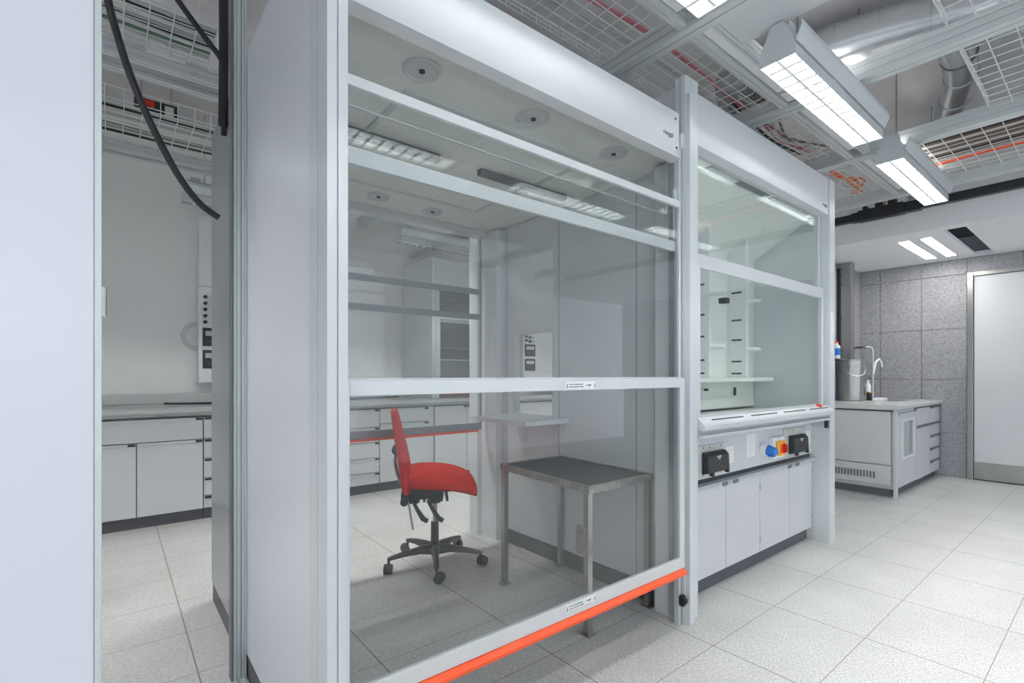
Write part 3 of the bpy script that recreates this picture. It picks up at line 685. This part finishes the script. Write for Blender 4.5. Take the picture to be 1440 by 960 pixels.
def cable(pts, r, m, label, group=None):
    # smooth with Catmull-Rom
    P_ = [Vector(p) for p in pts]; out = []
    for i in range(len(P_)-1):
        p0, p1, p2, p3 = P_[max(i-1, 0)], P_[i], P_[i+1], P_[min(i+2, len(P_)-1)]
        for k_ in range(6):
            t_ = k_/6; out.append(.5*((2*p1)+(-p0+p2)*t_+(2*p0-5*p1+4*p2-p3)*t_*t_+(-p0+3*p1-3*p2+p3)*t_**3))
    out.append(P_[-1])
    return tag(MB().tube(out, r, 8).build('cable', m, smooth=True), label, 'cable', group)
cable([(-.03, 2.0, 2.50), (-.012, 2.0, 2.372), (.011, 2.0, 2.271), (.046, 2.0, 2.15), (.102, 2.0, 2.008), (.169, 2.0, 1.874), (.23, 2.0, 1.792), (.29, 2.0, 1.752)], .011, black_r, 'thick black cable hanging down in an arc, its cut end loose in the left gap')
cable([(.10, 2.55, 2.96), (.22, 2.6, 2.836), (.327, 2.6, 2.71), (.39, 2.6, 2.63), (.40, 2.6, 2.5), (.395, 2.6, 2.30)], .012, black_r, 'black cable dropping behind the aluminium post')
cable([(.396, 2.62, 3.3), (.399, 2.62, 2.75), (.396, 2.62, 2.35)], .02, black_r, 'thick black sleeve running vertically behind the aluminium post')
for i, (y0, mt, rr, lb) in enumerate(((1.50, cable_rd, .010, 'pinkish red cable lying in the baskets above the hood fronts'),
                                       (1.60, cable_gr, .008, 'grey cable beside the pink one in the baskets above the hood fronts'))):
    cable([(.3, y0, 2.852), (1.2, y0+.02, 2.852), (2.1, y0-.01, 2.893), (3.1, y0+.03, 2.893), (4.1, y0+.02, 2.893)], rr, mt, lb)
for i in range(5):
    cable([(2.95+.02*i, 1.46+.03*i, 2.90), (3.3, 1.42+.05*i, 2.875), (3.7, 1.5+.03*i, 2.87), (4.15, 1.4+.06*i, 2.90)], .007, (cable_br, cable_gr, cable_rd, black, cable_br)[i], 'thin %s cable in the basket above the smaller hood' % ('brown', 'grey', 'pinkish', 'black', 'second brown')[i], 'bundled cables above the smaller hood')
for i in range(5):
    cable([(4.38, 1.42+.06*i, 2.87), (4.7, 1.56-.03*i, 2.87), (5.0, 1.42+.05*i, 2.87), (5.3, 1.6-.04*i, 2.87)], .010, (cable_or, orange, cable_or, cable_gr, wire_m)[i], '%s cable tangled in the basket beyond the smaller hood' % ('light orange, foremost', 'bright orange', 'light orange, middle', 'grey', 'white')[i], 'tangled cables beyond the smaller hood')
for i in range(14):
    x = 4.40+.042*i
    cable([(x, 1.0, 2.856), (x+.01, .5, 2.858), (x-.005, -.45, 2.856)], .012, (cable_br, cable_gr, cable_br, black)[i % 4], (('brown', 'grey', 'brown', 'black')[i % 4] + ' cable of the flat bundle over the farther luminaire, ' + ('first', 'second', 'third', 'fourth', 'fifth', 'sixth', 'seventh', 'eighth', 'ninth', 'tenth', 'eleventh', 'twelfth', 'thirteenth', 'fourteenth')[i] + ' from the near side'), 'flat cable bundle at the right')
cable([(5.05, 1.0, 2.86), (5.03, .6, 2.858), (5.08, .1, 2.862), (5.06, -.45, 2.86)], .013, orange, 'bright orange cable crossing the right-hand basket')
for i in range(3):
    cable([(5.14+.05*i, 1.0, 2.856), (5.16+.05*i, .4, 2.86), (5.13+.05*i, -.45, 2.856)], .018, cable_gr, 'thick pale cable behind the orange one in the right-hand basket, ' + ('nearest', 'middle', 'farthest')[i], 'pale cables at the right')
cable([(3.3, .2, 3.0), (3.6, .3, 2.87), (3.9, .1, 2.86), (4.1, .35, 2.87)], .007, black, 'thin black cable lying in the mat beside the galvanised elbow')
for i in range(9):
    y = 2.76+.035*i
    cable([(-1.5, y, 2.856), (-.4, y+.01, 2.862), (-.1, y-.008, 2.85+.01*(i % 3)+.006), (.2, y+.01, 2.862), (.39, y, 2.856)], .009, (cable_gr, black, wire_m, cable_gr, black, wire_m, cable_gn, cable_gr, wire_m)[i], ('grey', 'black', 'white', 'grey', 'black', 'white', 'green', 'grey', 'white')[i] + ' cable in the nearer left-gap basket, ' + ('first', 'second', 'third', 'fourth', 'fifth', 'sixth', 'seventh', 'eighth', 'ninth', 'tenth', 'eleventh', 'twelfth', 'thirteenth', 'fourteenth')[i] + ' from the front', 'loose cables in the nearer left basket')
for i in range(9):
    y = 3.89+.055*i
    cable([(-1.5, y, 2.862), (-.4, y+.02, 2.866), (0, y-.01, 2.862), (.3, y+.015, 2.866), (.58, y, 2.862)], .012, (cable_gr, black, wire_m, cable_gr, wire_m, wire_m, cable_gn, cable_gr, black)[i], ('grey', 'black', 'white', 'grey', 'white', 'white', 'green', 'grey', 'black')[i] + ' cable in the farther left-gap basket, ' + ('first', 'second', 'third', 'fourth', 'fifth', 'sixth', 'seventh', 'eighth', 'ninth', 'tenth', 'eleventh', 'twelfth', 'thirteenth', 'fourteenth')[i] + ' from the front', 'loose cables in the farther left basket')
# black switch box above the far basket
t = thing('switch_box', 'black electrical box with red breakers above the farther left-gap basket', 'switch box', (.23, 4.2, 2.97))
B(.11, .36, 4.18, 4.26, 2.96, 3.08, bev=.006).build('housing', black, t)
MB().cyl((.20, 4.18, 3.04), (.20, 4.15, 3.04), .022, seg=16).box(.155, .18, 4.155, 4.18, 3.0, 3.06).build('breaker', red_pl, t)
B(.28, .33, 4.172, 4.18, 2.97, 3.06).build('label_plate', grey_pl, t)
MB().cyl((.15, 4.22, 3.08), (.15, 4.22, 3.349), .006, seg=8).cyl((.32, 4.22, 3.08), (.32, 4.22, 3.349), .006, seg=8).build('hanger', steel, t)
t = thing('junction_box', 'white junction cover in the nearer left-gap basket', 'junction box', (.2, 3.12, 2.85))
MB().box(.13, .30, 3.106, 3.13, 2.84, 2.90, bev=.003).build('cover', white_pl, t)
# white slab and ceiling trims
tag(B(2.128, 2.36, -3.0, 1.16, 2.785, 2.80).build('ceiling_panel', panel_w, bevel=.002), 'wide white strip panel above the first cross rail, near the lit hanging luminaire', 'panel')

# ------------------------------------------------------------ luminaires
def luminaire(x0, x1, y0, label, zb=2.61, tm=tube_m, group='hanging louvred luminaires', flip=1):
    y1 = y0+.155; ym = (y0+y1)/2
    t = thing('hanging_luminaire', label, 'luminaire', ((x0+x1)/2, ym, zb), group)
    prof = [(y0, zb+.045), (y0, zb), (y0+.004, zb), (y0+.004, zb+.045), (y0+.03, zb+.118), (y1-.03, zb+.118), (y1-.004, zb+.045), (y1-.004, zb), (y1, zb), (y1, zb+.045), (y1-.012, zb+.085), (y1-.03, zb+.122), (y1-.05, zb+.17), (y0+.05, zb+.17), (y0+.03, zb+.122), (y0+.012, zb+.085)]
    MB().prism(prof, 'X', x0, x1).build('housing', mirror_w, t)
    endp = [(y0, zb), (y1, zb), (y1, zb+.045), (y1-.012, zb+.085), (y1-.03, zb+.122), (y1-.05, zb+.17), (y0+.05, zb+.17), (y0+.03, zb+.122), (y0+.012, zb+.085), (y0, zb+.045)]
    for xa in (x0-.003, x1+.0005): MB().prism(endp, 'X', xa, xa+.0025).build('end_cap', mirror_w, t)
    m = MB(); n = 15
    for i in range(1, n):
        x = x0+(x1-x0)*i/n
        m.prism([(x-.008, zb+.002), (x+.008, zb+.002), (x+.008, zb+.006), (x+.002, zb+.038), (x-.002, zb+.038), (x-.008, zb+.006)], 'Y', y0+.006, y1-.006)
    m.prism([(ym-.006, zb+.001), (ym+.006, zb+.001), (ym+.006, zb+.038), (ym-.006, zb+.038)], 'X', x0+.005, x1-.005)
    m.build('louvre', reflector, t)
    for yy in (ym-.034, ym+.034): MB().cyl((x0+.02, yy, zb+.072), (x1-.02, yy, zb+.072), .008, seg=10).build('tube', tm, t, smooth=True)
    MB().prism([(y0-.006, zb+.055), (y0-.03, zb+.11), (y0-.03, zb+.132), (y0-.026, zb+.132), (y0-.026, zb+.112), (y0-.002, zb+.057)], 'X', x0-.01, x1+.01).build('side_reflector', mirror_w, t)
    for x in (x0+.15, x1-.15): MB().cyl((x, ym, zb+.17), (x, ym, 3.349), .004, seg=8).build('suspension', steel, t)
    B(x0+.05, x0+.12, ym-.03, ym+.03, zb+.17, zb+.2).build('mounting_foot', mirror_w, t)
    if tm is not tube_s: B(x0+.16, x1-.16, ym-.02, ym+.02, zb+.1705, zb+.174).build('uplight_fill_strip', glow_u, t)  # added strip throwing fill light onto the concrete and baskets
    return t
luminaire(2.33, 3.56, .915, 'hanging louvred luminaire, largest lit one beside the galvanised elbow')
luminaire(4.00, 5.26, .915, 'lit hanging louvred luminaire farther along, in front of the brown cable basket')
luminaire(.55, 1.80, .915, 'lit hanging louvred luminaire cut by the top edge of the picture')
luminaire(.55, 1.76, -.22, 'lit hanging luminaire behind the camera row, mirrored in the left of the sash glass', tm=tube_f)
luminaire(2.33, 3.56, -.22, 'lit hanging luminaire behind the camera row, mirrored in the right of the sash glass', tm=tube_f)
luminaire(4.00, 5.26, -.22, 'added fill luminaire in the camera row near the far bench, outside the picture', tm=tube_f)  # unseen lamp added to brighten the soffit face
luminaire(-1.75, -.5, 1.75, 'added unseen fill luminaire behind the open door leaf beside the hood side panel', tm=tube_f)  # unseen lamp added to light the hood side panel and left gap
luminaire(-1.6, -.35, -.9, 'added unseen fill luminaire left of and behind the camera', tm=tube_f)  # unseen lamp added behind the camera for side light
luminaire(.44, 1.68, 4.72, 'hanging luminaire over the back bench, its end showing in the left gap', tm=tube_s, group='luminaires over the back bench')
luminaire(2.33, 3.57, 4.72, 'hanging luminaire over the back bench seen through the glass above the rear hood', tm=tube_s, group='luminaires over the back bench', zb=2.60)
luminaire(-1.4, -.16, 3.55, 'added unseen fill luminaire over the aisle behind the open door leaf', tm=tube_r, group='luminaires over the back bench')  # unseen lamp added to light the rear aisle and back wall
luminaire(.78, 2.0, 3.48, 'added unseen fill luminaire over the rear aisle behind the large hood, left', tm=tube_r, group='luminaires over the back bench')  # hidden by the hood, added to light its inside through the rear sash
luminaire(2.35, 3.57, 3.48, 'added unseen fill luminaire over the rear aisle behind the large hood, right', tm=tube_r, group='luminaires over the back bench')  # second hidden lamp added to brighten the hood inside and rear cabinets
luminaire(4.2, 5.4, 3.6, 'unseen fill luminaire over the rear aisle behind the smaller hood', tm=tube_r, group='luminaires over the back bench')  # unseen lamp continuing the rear fill row
# recessed strips in the lowered ceiling
for a, b, w_ in ((1.40, 1.49, 'left one of the visible pair'), (1.225, 1.31, 'right one of the visible pair')):
    t = thing('recessed_lamp', 'recessed strip lamp in the lowered ceiling, ' + w_, 'lamp', (6.88, (a+b)/2, 2.56), 'recessed strip lamps')
    B(6.32, 7.44, a, b, 2.5605, 2.5645).build('diffuser', strip_m, t)
    m = MB(); m.box(6.31, 7.45, a-.01, a-.001, 2.558, 2.5645); m.box(6.31, 7.45, b+.001, b+.01, 2.558, 2.5645); m.build('frame', panel_w, t)
# ductwork
t = thing('ventilation_duct', 'large galvanised ventilation duct curving across under the concrete ceiling', 'duct', (3.4, .9, 3.1))
pts = [(3.30, 1.75, 3.13), (3.32, 1.35, 3.13), (3.36, 1.1, 3.13), (3.42, .9, 3.13), (3.5, .7, 3.12), (3.60, .45, 3.12), (3.72, .15, 3.12), (3.8, -.3, 3.12)]
MB().tube(pts, .15, 28).build('pipe', galv, t, smooth=True)
for i in (1, 2, 3, 4, 5):
    p = Vector(pts[i]); u = (Vector(pts[i+1])-Vector(pts[i-1])).normalized()
    MB().cyl(p-u*.008, p+u*.008, .156, seg=28).build('joint_band', galv, t, smooth=True)
t = thing('branch_duct', 'smaller spiral galvanised duct branching off beside the wire mat', 'duct', (4.3, .7, 3.1))
pts = [(3.70, .64, 3.12), (3.95, .64, 3.12), (4.2, .67, 3.11), (4.45, .74, 3.08), (4.8, .85, 3.05), (5.2, 1.0, 3.05)]
MB().tube(pts, .085, 24).build('pipe', galv, t, smooth=True)
for k_ in range(1, 4):
    p = Vector(pts[k_]); u = (Vector(pts[k_+1])-Vector(pts[k_-1])).normalized()
    MB().cyl(p-u*.005, p+u*.005, .090, seg=24).build('joint_band', alu_d if k_ == 1 else galv, t, smooth=True)
# black busbar along the bulkhead
t = thing('busbar', 'black power busbar along the bulkhead with a clamped connector box', 'busbar', (5.7, 1.2, 2.74))
MB().prism([(5.67, 2.71), (5.73, 2.71), (5.73, 2.77), (5.72, 2.785), (5.68, 2.785), (5.67, 2.77)], 'Y', -3.0, 3.4).build('rail', black, t)
m = MB(); m.box(5.65, 5.75, 1.30, 1.66, 2.695, 2.80, bev=.008); m.box(5.655, 5.74, 1.36, 1.42, 2.80, 2.85, bev=.006); m.box(5.655, 5.74, 1.46, 1.52, 2.80, 2.85, bev=.006); m.box(5.655, 5.74, 1.58, 1.62, 2.80, 2.83, bev=.005)
m.box(5.66, 5.745, 1.18, 1.30, 2.70, 2.79, bev=.008); m.box(5.66, 5.745, 1.66, 1.72, 2.70, 2.79, bev=.008)
m.cyl((5.65, 1.32, 2.70), (5.65, 1.64, 2.70), .018, seg=10)
cb = m.build('connector_box', black, t)
B(5.648, 5.66, 1.43, 1.45, 2.80, 2.845).build('tag', wood, cb)
m = MB()
for y in (-1.5, .2, 2.2): m.box(5.69, 5.71, y-.01, y+.01, 2.785, 3.349)
m.build('hanger', alu_d, t)

# ------------------------------------------------------------ right bench
RB = thing('bench_cabinet', 'base unit with a framed glass-window door facing the aisle, front left of the far bench', 'cabinet', (6.3, 1.43, 0), None)
B(5.985, 6.70, 1.449, 2.23, .072, .85).build('body', cab_w, RB)
B(5.975, 6.70, 1.47, 2.22, 0, .07).build('plinth', plinth, RB)
groove_post('corner_post', 5.955, 6.02, 1.425, 1.4485, 0, .852, alu_w, RB, n=0)
B(5.958, 5.984, 1.47, 2.228, .315, .84).build('side_panel', cab_w, RB, bevel=.001)
lp = B(5.958, 5.984, 1.47, 2.228, .115, .305).build('lower_side_panel', cab_w, RB, bevel=.001)
m = MB()
for i in range(16): y = 1.60+.028*i; m.box(5.9545, 5.9578, y, y+.014, .17, .235)
m.build('vent_slot', alu_d, lp)
B(5.957, 5.9845, 1.45, 2.228, .842, .853).build('edge_gap', cab_gap, RB)
dr_ = MB(); 
for a in ((6.03, 6.20, .085, .80), (6.60, 6.715, .085, .80), (6.2005, 6.5995, .085, .375), (6.2005, 6.5995, .735, .80)): dr_.box(a[0], a[1], 1.43, 1.4475, a[2], a[3])
dd = dr_.build('door', cab_w, RB)
fm = MB()
for a in ((6.175, 6.20, .355, .755), (6.60, 6.625, .355, .755), (6.2005, 6.5995, .355, .375), (6.2005, 6.5995, .735, .755)): fm.box(a[0], a[1], 1.424, 1.4295, a[2], a[3])
fm.build('window_frame', white_pl, dd)
B(6.2, 6.6, 1.436, 1.4395, .375, .735).build('window_pane', glass_b, dd)
B(6.03, 6.715, 1.41, 1.4295, .805, .822).build('handle', alu, dd)
m = MB()
for z in (.15, .72): m.cyl((6.026, 1.427, z-.02), (6.026, 1.427, z+.02), .007, seg=10)
m.build('hinge', grey_pl, dd)
t = cabinet('bench_cabinet', 'base unit with one wide drawer over a plain door, middle of the far bench', 6.722, 7.28, 1.43, 2.23, 0, .852, [('drawer', 6.722, 7.28, .655, .845, None), ('door', 6.722, 7.28, .075, .655, None)], ph=.07, inset=.045, handle_m=alu_d)
B(6.73, 7.27, 1.41, 1.4295, .632, .650).build('handle', alu_d, t)
t = cabinet('bench_cabinet', 'narrow five-drawer unit at the wall end of the far bench', 7.282, 7.735, 1.43, 2.23, 0, .852, dr(7.282, 7.735, (.845, .655, .51, .365, .22, .075), 'L'), ph=.07, inset=.045, handle_m=alu_d)
tag(MB().prism([(1.405, .863), (1.405, .895), (1.415, .905), (2.235, .905), (2.235, .858), (1.415, .858)], 'X', 5.93, 7.745).build('worktop', worktop_m, bevel=.002), 'short stone-grey worktop on the far bench by the door', 'worktop')
tag(B(6.9, 7.5, 1.62, 2.0, .9055, .907).build('sink_inset', steel, bevel=.0005), 'flat stainless drainer inset in the far bench worktop', 'sink')
t = thing('service_pillar', 'tall stainless service pillar rising from the far bench to the lowered ceiling', 'pillar', (7.0, 2.15, .905))
B(6.9, 7.02, 2.09, 2.236, .906, 2.56).build('body', steel, t, bevel=.002)
hl = B(6.885, 6.899, 2.20, 2.238, .906, 2.5).build('mounting_rail', black, t)
m = MB()
for z in (1.35, 1.5, 1.9, 2.3, 2.4, 2.48): m.cyl((6.899, 2.185, z), (6.896, 2.185, z), .007, seg=10)
m.build('hole', ink, t)
# bucket
t = thing('metal_bucket', 'tall shiny steel bucket standing on the far bench', 'bucket', (6.67, 2.03, .906))
n = 40
m = MB(); BK = .92
prof = [(.0, .001), (.135, .001), (.14, .006), (.152, .30), (.158, .46), (.165, .465), (.165, .474), (.156, .474), (.150, .46), (.145, .30), (.13, .012), (.0, .012)]
def lathe(m, prof, cx, cy, z0, n=40):
    rings = []
    for r, z in prof:
        if r < 1e-6: rings.append([m.bm.verts.new((cx, cy, z0+z))])
        else: rings.append([m.bm.verts.new((cx+r*math.cos(2*math.pi*k/n), cy+r*math.sin(2*math.pi*k/n), z0+z)) for k in range(n)])
    for i in range(len(rings)-1):
        A, B_ = rings[i], rings[i+1]
        for k in range(n):
            if len(A) == 1 and len(B_) == 1: continue
            if len(A) == 1: m.bm.faces.new((A[0], B_[k], B_[(k+1) % n]))
            elif len(B_) == 1: m.bm.faces.new((A[k], A[(k+1) % n], B_[0]))
            else: m.bm.faces.new((A[k], A[(k+1) % n], B_[(k+1) % n], B_[k]))
    return m
lathe(m, [(r_*BK, z_) for r_, z_ in prof], 6.67, 2.03, .906).build('body', steel, t, smooth=True)
m = MB(); hp = []
for i in range(17):
    a = math.pi*i/16; hp.append((6.67-.150*math.cos(a)*.78, 2.03+.150*math.cos(a)*.62-.02*math.sin(a)*1, 1.34-.15*math.sin(a)))
m.tube([(p[0]-.115*math.sin(math.pi*i/16), p[1]-.09*math.sin(math.pi*i/16), p[2]) for i, p in enumerate(hp)], .003, 6).build('handle', steel, t, smooth=True)
m = MB(); lathe(m, [(.155*BK, 0), (.166*BK, .002), (.166*BK, .012), (.155*BK, .014)], 6.67, 2.03, 1.30).build('rim_band', steel, t, smooth=True)
# bottle behind the bucket
def bottle(name, label, x, y, z, r, h, mb_, capm=None, lab=None, cat='bottle', neck=.45):
    t = thing(name, label, cat, (x, y, z))
    m = MB(); lathe(m, [(0, 0), (r, 0), (r, h*.72), (r*neck, h*.86), (r*neck, h*.9), (0, h*.9)], x, y, z, 24).build('body', mb_, t, smooth=True)
    if capm: MB().cyl((x, y, z+h*.9), (x, y, z+h), r*neck*1.15, seg=18).build('cap', capm, t, smooth=True)
    if lab: m = MB(); lathe(m, [(r+.0005, h*.2), (r+.001, h*.2), (r+.001, h*.6), (r+.0005, h*.6)], x, y, z, 24).build('label', lab, t, smooth=True)
    return t
t = thing('pillar_shelf', 'small wall shelf beside the steel pillar carrying the blue-labelled bottle', 'shelf', (6.45, 2.17, 1.34))
B(6.30, 6.78, 2.10, 2.239, 1.386, 1.394).build('board', steel, t)
bottle('spray_bottle', 'white bottle with blue label and orange cap above the steel bucket', 6.60, 2.15, 1.395, .04, .20, white_pl, orange, blue_pl)
bottle('jar', 'dark-capped clear jar between the bucket and the tap', 6.95, 2.0, .906, .034, .28, grey_pl, black, cab_gap, 'jar', .9)
bottle('soap_bottle', 'white plastic bottle standing behind the folded paper on the far bench', 7.02, 1.955, .906, .03, .24, white_pl, white_pl, None)
bottle('beaker_can', 'small dark yellow can at the foot of the jar', 6.905, 1.91, .906, .026, .10, black, yellow_pl, None, 'can', .9)
# lab tap
t = thing('lab_tap', 'tall goose-neck laboratory tap with a long black side lever', 'tap', (7.12, 1.93, .906))
m = MB().cyl((7.12, 1.93, .906), (7.12, 1.93, .93), .02, seg=16).tube([(7.12, 1.93, .93), (7.12, 1.93, 1.30), (7.12, 1.93, 1.50), (7.11, 1.94, 1.53), (7.09, 1.955, 1.54), (7.05, 1.985, 1.54)], .008, 8)
m.build('spout', alu_w, t, smooth=True)
MB().tube([(7.06, 1.98, 1.54), (7.0, 2.03, 1.535), (6.93, 2.07, 1.53)], .008, 8, rs=[.006, .014, .008]).build('lever', black, t, smooth=True)
MB().tube([(7.12, 1.93, 1.22), (7.18, 1.92, 1.36), (7.24, 1.90, 1.40), (7.28, 1.89, 1.36), (7.285, 1.885, 1.30)], .012, 10).build('swan_outlet', white_pl, t, smooth=True)
MB().cyl((7.02, 2.04, 1.36), (7.02, 2.04, 1.385), .045, seg=20).cyl((7.02, 2.04, .906), (7.02, 2.04, 1.36), .006, seg=8).build('dispenser_pump', black, t, smooth=True)
m = MB()
for r_ in (.14,): m.torus((7.25, 2.0, 1.06), r_, .005, 'Y', 28, 6, math.radians(-70), math.radians(110))
m.build('hose', cable_gr, t, smooth=True)
tag(MB().prism([(6.80, .906), (7.02, .906), (7.01, .935), (6.9, .942), (6.81, .935)], 'Y', 1.76, 1.85).build('paper_pack', white_pl, bevel=.004), 'white folded paper pack lying in front of the bottles on the far bench', 'paper')
tag(B(7.53, 7.69, 1.93, 1.97, .906, .922, bev=.004).build('wooden_strip', wood), 'short wooden strip lying near the wall on the far bench', 'wood strip')
# slanted drip rack on the wall
t = thing('drying_rack', 'wire drying rack leaning against the wall behind the far bench', 'rack', (7.35, 2.2, 1.5))
m = MB()
for i in range(16):
    z = 1.40+.036*i; m.tube([(7.06, 2.20, z), (7.28, 2.20, z+.10)], .0045, 6)
m.build('rod', wire_m, t); B(7.05, 7.30, 2.215, 2.238, 1.36, 2.08).build('back_plate', steel, t)
